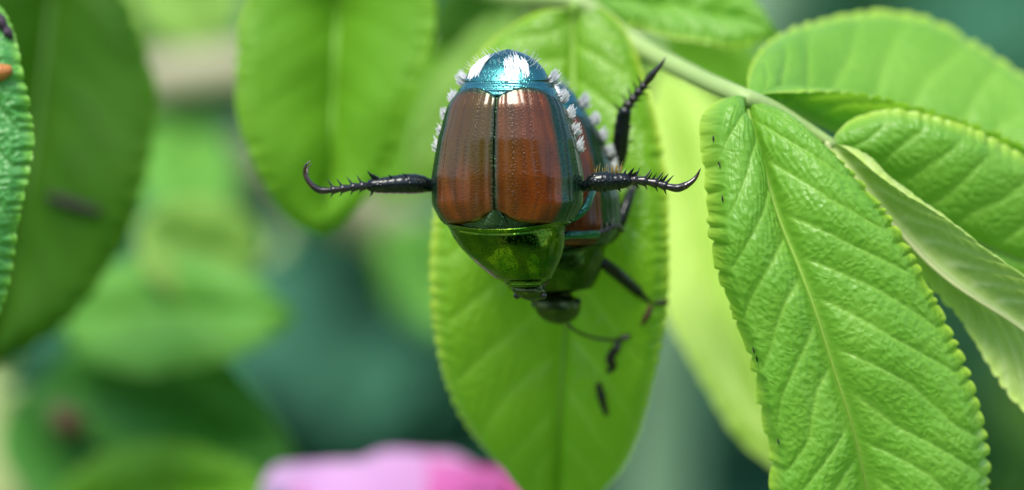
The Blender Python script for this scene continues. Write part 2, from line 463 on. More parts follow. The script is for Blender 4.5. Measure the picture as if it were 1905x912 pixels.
# ------------------------------------------------------------------ leaves
def leaf_surface(Lp, Mp, Rp, nt=120, ns=30, veins=9, slope=.22, quilt=.02, teeth=26, tooth=.02, saw=.5, bulge=.05, curl=.03,
                 vein_w=.10, wav=.012, seed=0, rimw=.10, proud=False, teeth_l=None, saw_l=None):
    r = np.random.default_rng(seed + 100)
    L, M, R = (spline(PP(p), nt) for p in (Lp, Mp, Rp))
    t = np.linspace(0, 1, nt)[:, None]
    s = np.linspace(-1, 1, 2 * ns + 1)
    s = np.sign(s) * (1 - (1 - np.abs(s)) ** 1.25)            # finer towards the margins
    S = s[None, :]
    A = np.abs(S)
    E = np.where((S < 0)[..., None], L[:, None, :], R[:, None, :])
    base = M[:, None, :] * (1 - A)[..., None] + E * A[..., None]
    out = E - M[:, None, :]
    wid = np.linalg.norm(out, axis=2, keepdims=True)
    out = out / (wid + 1e-6)
    # surface normal of the smooth sheet, towards the viewer's side of the place
    dt = np.gradient(base, axis=0); ds = np.gradient(base, axis=1)
    nrm = np.cross(dt, ds); nrm /= np.linalg.norm(nrm, axis=2, keepdims=True) + 1e-9
    if (nrm @ FWD).mean() > 0:
        nrm = -nrm
    nrm = np.where(np.isfinite(nrm), nrm, 0)
    side = np.where(S < 0, 0.0, 0.45)
    jit = np.interp(t[:, 0], np.linspace(0, 1, 14), r.normal(0, .10, 14))[:, None]
    ph = veins * (t - slope * A ** 1.15) + side + jit
    fr = ph - np.floor(ph)
    df = np.minimum(fr, 1 - fr)
    dome = np.sin(math.pi * fr) ** .45
    mid = smooth(.02, .14, A)
    edge = 1 - smooth(.80, 1.0, A)
    endf = smooth(0, .12, t) * (1 - smooth(.93, 1, t))
    h = quilt * dome * mid * (edge * .8 + .2) * endf
    h = h - quilt * .8 * np.exp(-(A / .05) ** 2) * endf
    if proud:
        h = -.5 * h + .6 * quilt * np.exp(-(A / .05) ** 2)
    h = h + bulge * np.sin(math.pi * np.clip(A, 0, 1)) * endf
    # tertiary ridges across each panel and slow waves of the sheet
    k3 = 8 + 3 * np.sin(5 * t)
    h = h + quilt * .10 * np.sin(2 * math.pi * (A * k3 + .3 * np.sin(9 * ph))) * mid * edge * dome * endf
    for _ in range(5):
        a, b2, p = r.uniform(2, 7), r.uniform(-3, 3), r.uniform(0, 6.3)
        h = h + wav * .5 * np.sin(2 * math.pi * (a * t * .6 + b2 * S * .35) + p)
    # margin: teeth, beads and downward curl
    tj = np.interp(t[:, 0], np.linspace(0, 1, teeth), r.normal(0, .30, teeth))[:, None]
    nth = np.where(S < 0, teeth_l or teeth, teeth)
    saw = np.where(S < 0, saw if saw_l is None else saw_l, saw)
    ft = nth * t * (1 + .06 * np.sin(3 * t)) + tj + side
    ft = ft - np.floor(ft)
    rnd = np.sin(math.pi * ft) ** .6
    sw = ft ** .6 * (1 - smooth(.84, 1.0, ft))
    tt = (1 - saw) * rnd + saw * sw
    tt = .65 + (tt - .65) * smooth(.02, .30, t)
    big = np.interp(t[:, 0], np.linspace(0, 1, 24), r.uniform(.4, 1.45, 24))[:, None]
    w8 = smooth(.80, 1.0, A) * endf
    h = h + w8 * (tt - .4) * tooth * .6 * big - curl * smooth(.80, 1.0, A) ** 2 * endf
    V = base + nrm * h[..., None] + out * (w8 * (tt - .65) * tooth * big * endf)[..., None]
    veinc = np.exp(-(df / vein_w) ** 2) * (1 - .75 * A) * mid * .7
    veinc = np.maximum(veinc, np.exp(-(A / .03) ** 2))
    rim = smooth(1 - rimw, 1.0, A) * (.55 + .45 * tt)
    C = np.stack([veinc + 0 * t, rim + 0 * t, dome * mid + 0 * t], -1)
    ln = np.linalg.norm(np.diff(M, axis=0), axis=1).sum()
    UV = np.stack([S * wid[..., 0], t * ln + 0 * S], -1)
    midl = V[:, ns, :] + nrm[:, ns, :] * .004
    return V.reshape(-1, 3), grid_faces(nt, 2 * ns + 1), C.reshape(-1, 3), UV.reshape(-1, 2), midl

SURF = {}
def on_leaf(key, px, py, lift=.01):
    """depth of a leaf's upper face at that bearing"""
    V = SURF[key]
    dd = V @ FWD
    k = (1 + dd / D) / SC
    q = (V @ RIGHT / k + 952.5 - px) ** 2 + (456 - V @ UP / k - py) ** 2
    i = np.argsort(q)[:6]
    return dd[i].min() - lift

def leaflet(parent, origin, name, Lp, Mp, Rp, mat, midmat=None, midr=(.014, .004), label=None, **kw):
    V, F, C, UV, mid = leaf_surface(Lp, Mp, Rp, **kw)
    SURF[kw.get('seed', 0)] = V
    o = link(name, make_mesh(name, V - origin, F, C, UV), parent, mat)
    if label:
        o['label'] = label
    g = Geo()
    k = max(3, len(mid) // 3)
    idx = np.linspace(0, len(mid) - 2, k).astype(int)
    g.tube(mid[idx], np.linspace(midr[0], midr[1], k), 6)
    g.build('midrib', o, midmat or M_midrib, origin)
    return o

M_midrib = simple_mat('midrib_pale', (.25, .44, .06), (.22, .40, .05), .5, 6, transl=(.5, .75, .1), tfac=.2)
M_midrib_under = simple_mat('midrib_underside', (.52, .56, .28), (.46, .52, .22), .55, 6, transl=(.6, .75, .3), tfac=.2)
M_midrib_mid = simple_mat('midrib_mid', (.12, .30, .015), (.11, .28, .013), .5, 6)
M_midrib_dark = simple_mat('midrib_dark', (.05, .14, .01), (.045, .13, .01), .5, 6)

def auto_leaf(base, tip, width, bend=0.0, cup=.15, tilt=0.0, n=9, fat=.85, dmid=0.0):
    """midrib and margins of a rose leaf from base to tip (px, px, cm); width in px at the broadest place"""
    b, e = np.array(base, float), np.array(tip, float)
    ax = e[:2] - b[:2]
    perp = np.array([ax[1], -ax[0]]) / np.linalg.norm(ax)
    L, M, R = [], [], []
    for t in np.linspace(0, 1, n):
        m = b + (e - b) * t
        m[:2] += perp * bend * math.sin(math.pi * t)
        m[2] += dmid * math.sin(math.pi * t)
        w = width / 2 * math.sin(math.pi * t ** fat) ** .72 if 0 < t < 1 else 0
        k = w / (width / 2)
        M.append(tuple(m))
        L.append((*(m[:2] + perp * w), m[2] - (cup + tilt) * k))
        R.append((*(m[:2] - perp * w), m[2] - (cup - tilt) * k))
    return L, M, R

def single_leaf(base, tip, width, mat, label, stalk=None, group=None, name='rose_leaf', bend=0, cup=.15, tilt=0.0, dmid=0.0, fat=.85,
                outline=None, midmat=None, stalk_r=(.035, .055), stalkmat=None, **kw):
    L, M, R = outline or auto_leaf(base, tip, width, bend, cup, tilt, fat=fat, dmid=dmid)
    o = P(*M[0])
    t = thing(name, o, label, 'leaf', group)
    a = dict(nt=70, ns=16, veins=8, quilt=.03, teeth=22, tooth=.05, bulge=.06, curl=.03)
    a.update(kw)
    leaflet(t, o, 'blade', L, M, R, mat, midmat or M_midrib, (.03, .008), **a)
    if stalk:
        pts = spline(PP([M[0]] + list(stalk)), 14)
        g = Geo(); g.tube(pts, np.linspace(stalk_r[0], stalk_r[1], 14), 8, wob=.08)
        g.build('stalk', t, stalkmat or M_stem, o)
    return t

# --- canes of the bush
def cane(pts, r, label, mat=M_cane):
    w = spline(PP(pts), 30)
    base = w[0]
    o = thing('rose_cane', base, label, 'stem', 'canes of the rose bush')
    g = Geo(); g.tube(w, np.linspace(r[0], r[1], 30), 12, wob=.06)
    g.build('bark', o, mat, base)
    g = Geo()
    rr = np.random.default_rng(int(abs(pts[0][0])) + 5)
    for k in range(3, 28, 3):
        d = rr.normal(0, 1, 3); ax = w[k + 1] - w[k]; ax /= np.linalg.norm(ax); d -= ax * (d @ ax); d /= np.linalg.norm(d)
        rad = np.interp(k, [0, 29], r)
        th = Geo(); th.cone(w[k] + d * rad * .8, w[k] + d * rad * 2.2 - ax * rad * .5, rad * .45)
        th.build('thorn', o, mat, base)
    return o

def foot(px, d):
    """picture row at which the ground lies under that bearing and depth"""
    q = P(px, 456, d)
    k = (1 + d / D) / SC
    return 456 + (q[2] - GZ) / (UP[2] * k) + 60

cane([(-60, foot(-60, 7), 7), (-20, 3000, 7), (14, 1100, 6.5), (18, 840, 6.2), (0, 700, 6.4), (-80, 500, 7)], (.42, .16), 'pale green upright cane at the edge beside the lower leaves',
     simple_mat('cane_pale', (.36, .40, .17), (.28, .34, .12), .55, 2, bump=.3, bscale=12))
cane([(-900, foot(-900, 12), 12), (-700, 2500, 11), (-350, 500, 9), (150, 165, 8), (420, 128, 7.5), (640, 118, 7.4), (880, 108, 7.5), (1200, 70, 8)], (.45, .16), 'beige cane crossing behind the hanging oval leaf')
cane([(1050, foot(1050, 14), 14), (1040, 3500, 13), (1020, 1100, 12), (1010, 720, 11), (950, 540, 10), (800, 455, 9.5), (640, 440, 9), (520, 400, 9), (430, 290, 9)], (.5, .2), 'brown cane arching behind the leaf with the beetles')
cane([(1240, foot(1240, 16), 16), (1235, 3500, 16), (1215, 1200, 16), (1225, 780, 15.5), (1330, 300, 14), (1500, -200, 13)], (.45, .3), 'grey green cane standing far behind the yellow leaf',
     simple_mat('cane_grey', (.20, .32, .20), (.16, .27, .16), .6, 2, bump=.3, bscale=12))

# --- the spray of leaflets that carries the beetles
spray_o = P(1068, 5, .95)
spray = thing('rose_leaf', spray_o, 'bright green compound rose leaf carrying the two beetles on its broad hanging leaflet', 'leaf')
g = Geo()
rach = spline(PP([(640, -330, 3.0), (800, -90, 1.8), (930, -12, 1.15), (1068, 2, .97), (1180, 82, .95), (1300, 145, .55), (1385, 182, .2)]), 40)
g.tube(rach, np.linspace(.062, .042, 40), 12, wob=.06)
g.build('stalk', spray, M_stem, spray_o)

leaflet(spray, spray_o, 'leaflet',
        [(1068, 12, .92), (1012, 18, .95), (950, 45, .98), (900, 82, .95), (868, 135, .9), (842, 220, .84), (820, 320, .78), (804, 420, .74), (799, 520, .74), (806, 620, .78), (828, 720, .86), (868, 806, .96), (922, 874, 1.08), (975, 920, 1.2), (1040, 965, 1.3)],
        [(1068, 10, .92), (1066, 60, .95), (1066, 200, .86), (1062, 400, .74), (1052, 600, .74), (1042, 760, .88), (1036, 880, 1.1), (1040, 970, 1.3)],
        [(1070, 12, .92), (1120, 18, .9), (1162, 58, .86), (1192, 130, .8), (1217, 220, .72), (1236, 330, .66), (1242, 450, .62), (1240, 560, .64), (1228, 650, .7), (1208, 740, .8), (1182, 830, .94), (1140, 905, 1.1), (1042, 968, 1.3)],
        M_host, nt=260, ns=56, veins=11, slope=.16, quilt=.022, teeth=48, tooth=.021, saw=.55, bulge=.05, curl=.05, seed=1, rimw=.09, midr=(.02, .006))

leaflet(spray, spray_o, 'leaflet',
        [(1388, 186, .2), (1352, 178, .10), (1326, 200, .02), (1318, 250, -.02), (1326, 310, -.05), (1326, 380, -.08), (1328, 440, -.08), (1338, 510, -.06), (1362, 590, -.02), (1388, 650, 0), (1402, 710, .02), (1416, 780, .04), (1436, 850, .06), (1438, 920, .1), (1470, 1010, .15), (1560, 1110, .22), (1660, 1170, .3)],
        [(1390, 188, .2), (1402, 235, .12), (1420, 300, .06), (1450, 400, .0), (1488, 500, -.02), (1524, 600, -.02), (1556, 700, 0), (1588, 800, .05), (1612, 900, .1), (1640, 1030, .2), (1662, 1175, .3)],
        [(1392, 187, .2), (1420, 190, .18), (1478, 215, .12), (1556, 278, .06), (1632, 362, .02), (1690, 450, .02), (1742, 540, .04), (1790, 640, .06), (1826, 740, .1), (1846, 830, .14), (1850, 915, .18), (1830, 1010, .22), (1760, 1110, .26), (1664, 1176, .3)],
        M_bright, nt=330, ns=64, veins=12, slope=.20, quilt=.024, teeth=40, tooth=.030, saw=.35, teeth_l=22, saw_l=.8, bulge=.07, curl=.10, seed=2, rimw=.13, midr=(.010, .005))

leaflet(spray, spray_o, 'leaflet',
        [(1390, 182, .2), (1400, 115, .6), (1448, 62, .9), (1530, 30, 1.1), (1620, 14, 1.25), (1712, 22, 1.3), (1800, 62, 1.3), (1905, 132, 1.2), (2000, 210, 1.0), (2090, 335, .8)],
        [(1390, 183, .2), (1480, 205, .42), (1560, 245, .6), (1700, 305, .72), (1880, 375, .78), (2090, 337, .8)],
        [(1391, 182, .2), (1440, 169, .28), (1520, 165, .36), (1600, 168, .42), (1700, 188, .46), (1800, 221, .5), (1905, 268, .56), (2010, 310, .66), (2090, 338, .8)],
        M_bright, nt=190, ns=44, veins=11, slope=.18, quilt=.018, teeth=26, tooth=.020, saw=.2, bulge=.05, curl=.03, seed=3, rimw=.10)

leaflet(spray, spray_o, 'leaflet',
        [(1545, 268, .3), (1562, 244, .3), (1600, 222, .3), (1680, 210, .3), (1800, 238, .34), (1905, 290, .4), (2010, 350, .45), (2120, 470, .5)],
        [(1545, 270, .3), (1640, 335, .4), (1760, 420, .45), (1905, 490, .5), (2010, 520, .5), (2120, 472, .5)],
        [(1545, 271, .3), (1620, 360, .55), (1740, 470, .65), (1905, 560, .7), (2010, 560, .65), (2120, 474, .5)],
        M_bright, nt=170, ns=40, veins=9, slope=.2, quilt=.018, teeth=24, tooth=.018, saw=.2, bulge=.05, curl=.05, seed=4)

leaflet(spray, spray_o, 'leaflet',
        [(1540, 268, .28), (1580, 284, .2), (1640, 318, .14), (1700, 356, .10), (1800, 428, .08), (1905, 508, .10), (2010, 600, .2), (2080, 760, .35)],
        [(1540, 268, .28), (1600, 326, .26), (1660, 398, .25), (1730, 474, .24), (1820, 546, .24), (1905, 610, .25), (2000, 690, .3), (2080, 762, .35)],
        [(1540, 269, .28), (1590, 336, .34), (1650, 410, .36), (1720, 500, .38), (1790, 586, .38), (1850, 680, .38), (1905, 762, .36), (1990, 820, .35), (2080, 764, .35)],
        M_under, M_midrib_under, nt=170, ns=40, veins=12, slope=.24, quilt=.034, vein_w=.15, teeth=30, tooth=.018, saw=.2, bulge=-.03, curl=-.03, seed=5, proud=True,
        label='leaflet turned to show its pale veined underside')

leaflet(spray, spray_o, 'leaflet',
        [(1075, 2, 1.0), (1140, -40, 1.2), (1240, -70, 1.4), (1360, -50, 1.4), (1450, 62, 1.2)],
        [(1075, 3, 1.0), (1160, 5, 1.2), (1260, 20, 1.35), (1370, 40, 1.3), (1450, 64, 1.2)],
        [(1075, 4, 1.0), (1110, 22, 1.0), (1180, 52, 1.05), (1280, 72, 1.1), (1390, 82, 1.15), (1450, 66, 1.2)],
        M_bright, nt=100, ns=24, veins=9, quilt=.025, teeth=22, tooth=.03, bulge=.04, curl=.02, seed=6)
# stalklets that join leaflets C and D to the node
g = Geo()
g.tube(spline(PP([(1388, 184, .2), (1440, 205, .26), (1500, 240, .3), (1548, 269, .29)]), 12), np.linspace(.045, .025, 12), 8)
g.build('stalk', spray, M_stem, spray_o)

# --- leaves behind and beside
G_BG = None
single_leaf(None, None, 0, M_mid, 'hanging oval green leaf behind the outstretched hind leg', stalk=[(640, -230, 2.2), (660, -420, 3.5), (600, -900, 7)],
            outline=([(630, -130, 1.7), (540, -90, 1.6), (470, -10, 1.5), (445, 110, 1.4), (450, 225, 1.35), (495, 340, 1.4), (548, 412, 1.5), (598, 442, 1.6)],
                     [(630, -130, 1.7), (628, 0, 1.75), (622, 150, 1.7), (614, 300, 1.65), (598, 444, 1.6)],
                     [(630, -130, 1.7), (730, -90, 1.5), (800, -10, 1.4), (782, 125, 1.35), (722, 280, 1.4), (655, 398, 1.5), (598, 443, 1.6)]),
            nt=110, ns=26, veins=9, quilt=.008, seed=21, tooth=.03, teeth=34, midmat=M_midrib_mid)
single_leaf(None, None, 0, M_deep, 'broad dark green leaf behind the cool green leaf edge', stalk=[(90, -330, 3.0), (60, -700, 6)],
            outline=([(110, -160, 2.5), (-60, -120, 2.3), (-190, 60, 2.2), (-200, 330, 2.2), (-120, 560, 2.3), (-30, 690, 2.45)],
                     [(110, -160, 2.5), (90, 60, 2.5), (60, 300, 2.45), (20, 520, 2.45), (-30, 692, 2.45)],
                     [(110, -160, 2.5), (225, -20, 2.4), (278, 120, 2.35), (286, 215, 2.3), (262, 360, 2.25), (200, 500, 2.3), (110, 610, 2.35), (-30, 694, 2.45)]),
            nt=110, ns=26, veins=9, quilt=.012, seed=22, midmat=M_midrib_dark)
single_leaf(None, None, 0, M_cool, 'cool green pebbled leaf edge bearing an orange bud and dark bits', stalk=[(-120, -260, .9), (-200, -600, 3)],
            outline=([(-70, -60, .5), (-190, 60, .5), (-230, 260, .5), (-190, 450, .5), (-60, 640, .5)],
                     [(-70, -60, .5), (-80, 100, .45), (-90, 270, .42), (-80, 450, .45), (-60, 640, .5)],
                     [(-70, -60, .5), (-20, -10, .42), (22, 60, .35), (44, 150, .3), (54, 250, .28), (46, 345, .3), (24, 465, .34), (-6, 580, .4), (-60, 642, .5)]),
            nt=200, ns=44, veins=10, quilt=.03, seed=23, teeth=30, tooth=.035, bulge=.05)
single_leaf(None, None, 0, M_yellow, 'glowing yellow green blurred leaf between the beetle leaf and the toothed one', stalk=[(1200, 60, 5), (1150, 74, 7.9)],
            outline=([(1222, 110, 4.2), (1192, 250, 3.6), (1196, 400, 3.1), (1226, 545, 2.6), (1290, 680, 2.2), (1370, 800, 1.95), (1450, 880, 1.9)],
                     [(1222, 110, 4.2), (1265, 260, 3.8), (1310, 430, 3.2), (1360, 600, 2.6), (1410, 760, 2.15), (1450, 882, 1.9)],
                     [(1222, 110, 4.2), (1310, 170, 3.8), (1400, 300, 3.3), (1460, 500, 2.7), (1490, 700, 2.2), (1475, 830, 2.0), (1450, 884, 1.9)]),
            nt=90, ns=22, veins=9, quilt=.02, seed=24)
BG = 'blurred leaves deep in the rose bush'
single_leaf((95, 600, 4.3), (548, 585, 3.6), 225, M_blue, 'horizontal blurred leaf pointing away from the broad dark leaf', stalk=[(40, 640, 5), (0, 690, 6.4)], bend=15, cup=.1, tilt=-.35, seed=31)
single_leaf((480, 500, 4.9), (250, 420, 4.2), 200, M_pale, 'pale yellow green blurred leaf above the horizontal leaf', stalk=[(520, 470, 7), (530, 405, 9)], cup=.2, tilt=.45, seed=32)
single_leaf((40, 730, 5.2), (550, 870, 3.8), 230, M_dark, 'dark green folded leaf arching over the brown bud', stalk=[(10, 740, 6.3)], bend=70, cup=.5, tilt=-.1, seed=33, midmat=M_midrib_dark)
single_leaf((20, 745, 5.4), (170, 960, 4.6), 130, M_dark, 'narrow dark leaf hanging beside the pale upright cane', stalk=[(8, 735, 6.3)], bend=-10, cup=.3, tilt=-.2, seed=34, midmat=M_midrib_dark)
single_leaf((60, 985, 3.8), (545, 930, 3.2), 200, M_mid, 'mid green leaf tip beside the pink flower', stalk=[(30, 1010, 5), (16, 1060, 6.4)], bend=40, cup=.15, tilt=-.3, seed=35)
single_leaf((310, 185, 8.2), (395, 460, 6.6), 190, M_blue, 'blurred green leaf hanging below the beige cane', stalk=[(300, 150, 8.0)], cup=.1, tilt=-.3, seed=36)
single_leaf((900, 60, 6.0), (700, 380, 4.6), 230, M_mid, 'blurred green leaf hanging between oval leaf and beetle leaf', stalk=[(925, 105, 7.6)], cup=.1, tilt=.2, seed=37)
single_leaf((960, 40, 4.2), (760, 330, 3.2), 130, M_pale, 'pale blurred leaf close behind the beetle leaf', stalk=[(985, 95, 7.6)], cup=.1, tilt=.2, seed=38)
single_leaf((720, 420, 9), (930, 620, 7.8), 200, M_blue, 'cool green blurred leaf under the arching brown cane', stalk=[(715, 441, 9.1)], cup=.1, seed=39)
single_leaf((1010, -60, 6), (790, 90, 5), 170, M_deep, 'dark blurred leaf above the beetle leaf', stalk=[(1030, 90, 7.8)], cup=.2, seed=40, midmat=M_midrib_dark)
single_leaf((1160, 60, 6.6), (1460, 170, 5.2), 170, M_mid, 'blurred green leaf behind the jointed leaf stalk', stalk=[(1130, 78, 7.9)], cup=.2, seed=41)
single_leaf((250, -80, 9), (450, 60, 7.5), 210, M_pale, 'pale blurred leaf above the beige cane', stalk=[(150, 60, 8.4), (140, 165, 8)], cup=.2, seed=42)

single_leaf((560, 1330, .6), (380, 1720, -3.5), 620, M_yellow, 'added unseen yellow green leaf below the pink flower, brightening the beetle reflections', stalk=[(300, 1300, 3), (14, 1100, 6.5)], seed=43, cup=.05)  # added out of view, puts a bright reflection in the front beetle's shield
single_leaf((1300, 1400, .6), (1340, 1760, -3.5), 560, M_pale, 'added unseen pale leaf below the hanging beetle leaf, brightening the beetle reflections', stalk=[(1200, 1400, 5), (1020, 1100, 12)], seed=44, cup=.05)  # second unseen leaf, added to brighten the shield's reflections

# --- the pink flower below
def flower():
    c = P(745, 1085, 2.8)
    t = thing('rose_flower', c, 'pink rose flower with broad soft petals below the beetle leaf', 'flower')
    m, nt, b = new_mat('petal_pink')
    at = N(nt, 'ShaderNodeVertexColor', layer_name='Col')
    sp = nt.nodes.new('ShaderNodeSeparateColor'); nt.links.new(at.outputs[0], sp.inputs[0])
    cc = mixc(nt, sp.outputs[0], (.78, .46, .80), (.80, .16, .46))
    nt.links.new(cc, b.inputs['Base Color']); b.inputs['Roughness'].default_value = .55
    tr = nt.nodes.new('ShaderNodeBsdfTranslucent'); nt.links.new(cc, tr.inputs[0])
    ms = nt.nodes.new('ShaderNodeMixShader'); ms.inputs[0].default_value = .4
    nt.links.new(b.outputs[0], ms.inputs[1]); nt.links.new(tr.outputs[0], ms.inputs[2])
    nt.links.new(ms.outputs[0], nt.nodes['Material Output'].inputs[0])
    for k, (az, el, ln, wd, pink) in enumerate([(-2.1, .62, .74, .62, -.35), (-.6, .72, .72, .52, .9), (.75, .6, .75, .6, .95), (2.0, .6, .78, .62, -.3), (3.2, .5, .7, .6, .5)]):
        # az measured round the flower from +X (right), petals rise out of its centre
        a = np.array([math.cos(az) * math.cos(el), math.sin(az) * math.cos(el), math.sin(el)])
        side = np.array([-math.sin(az), math.cos(az), 0.0])
        up = np.cross(a, side); up *= np.sign(up[2]) if abs(up[2]) > 1e-6 else 1
        nt_, ns_ = 26, 25
        T, S = np.meshgrid(np.linspace(0, 1, nt_), np.linspace(-1, 1, ns_), indexing='ij')
        w = wd * np.sin(math.pi * (.08 + .72 * T) ** 1.2) ** .6
        notch = .05 * np.exp(-(S / .2) ** 2) * T ** 4
        L = ln * (T * (1 - .10 * S ** 2 * T) - notch)
        H = .28 * S ** 2 * w * (1 - .6 * T) + .12 * T * T + .02 * np.sin(5 * S + k) * T
        V = c + L[..., None] * a + (S * w)[..., None] * side + H[..., None] * up
        C = np.stack([np.clip(pink + .35 * (S if k == 0 else -S) * .8 + .25 * (1 - T), 0, 1), 0 * T, 0 * T], -1)
        link('petal', make_mesh('petal', V.reshape(-1, 3) - c, grid_faces(nt_, ns_), C.reshape(-1, 3)), t, m)
    g = Geo(); g.tube(spline([c + np.array([0, 0, .02]), c + np.array([0, .3, -2]), P(1040, 3500, 13)], 14), np.linspace(.09, .16, 14), 8)
    g.build('stalk', t, M_stem, c)
    g = Geo()
    for k in range(40):
        a = rng.uniform(0, 6.28); q = rng.uniform(.02, .12)
        g.tube([c, c + np.array([math.cos(a) * q, math.sin(a) * q, .2])], [.006, .006], 5)
    g.build('stamens', t, M_bud, c)['kind'] = 'stuff'
flower()

# ------------------------------------------------------------------ beetles
# body profile along the axis; y runs from the tail (94) to the head (565), all in units of 1/433 cm
Y_ = np.array([92, 95, 102, 112, 130, 150, 165, 200, 260, 330, 380, 410, 425, 440, 460, 480, 500, 514, 526, 538, 548, 556, 561])
W_ = np.array([4, 18, 36, 52, 70, 82, 89, 109, 127, 139, 138, 122, 104, 102, 94, 82, 66, 53, 43, 35, 28, 19, 6])
H_ = np.array([2, 14, 27, 38, 53, 65, 73, 89, 98, 100, 97, 92, 90, 88, 84, 76, 62, 48, 36, 30, 20, 6, -10])
V_ = np.array([-2, 10, 25, 40, 60, 75, 82, 88, 92, 92, 90, 88, 86, 84, 80, 76, 70, 66, 60, 55, 50, 42, 28])
def prof(y):
    return np.interp(y, YS, WS), np.interp(y, YS, HS), np.interp(y, YS, VS)
YS = np.linspace(92, 561, 400)
def _sm(a):
    v = np.interp(YS, Y_, a)
    k = np.hanning(19); k /= k.sum()
    p = np.r_[np.full(9, v[0]), v, np.full(9, v[-1])]
    return np.convolve(p, k, 'valid')
WS, HS, VS = _sm(W_), _sm(H_), _sm(V_)
_hd = np.sqrt(np.clip(1 - ((YS - 534) / 27) ** 2, 0, 1)); _k = smooth(518, 527, YS)
WS, HS, VS = WS * (1 - _k) + 36 * _hd * _k, HS * (1 - _k) + 30 * _hd * _k, VS * (1 - _k) + 50 * _hd * _k
WS = WS * np.sqrt(np.clip(1 - (1 - np.clip((561 - YS) / 3, 0, 1)) ** 2, 0, 1)) * np.sqrt(np.clip(1 - (1 - np.clip((YS - 92) / 7, 0, 1)) ** 2, 0, 1))

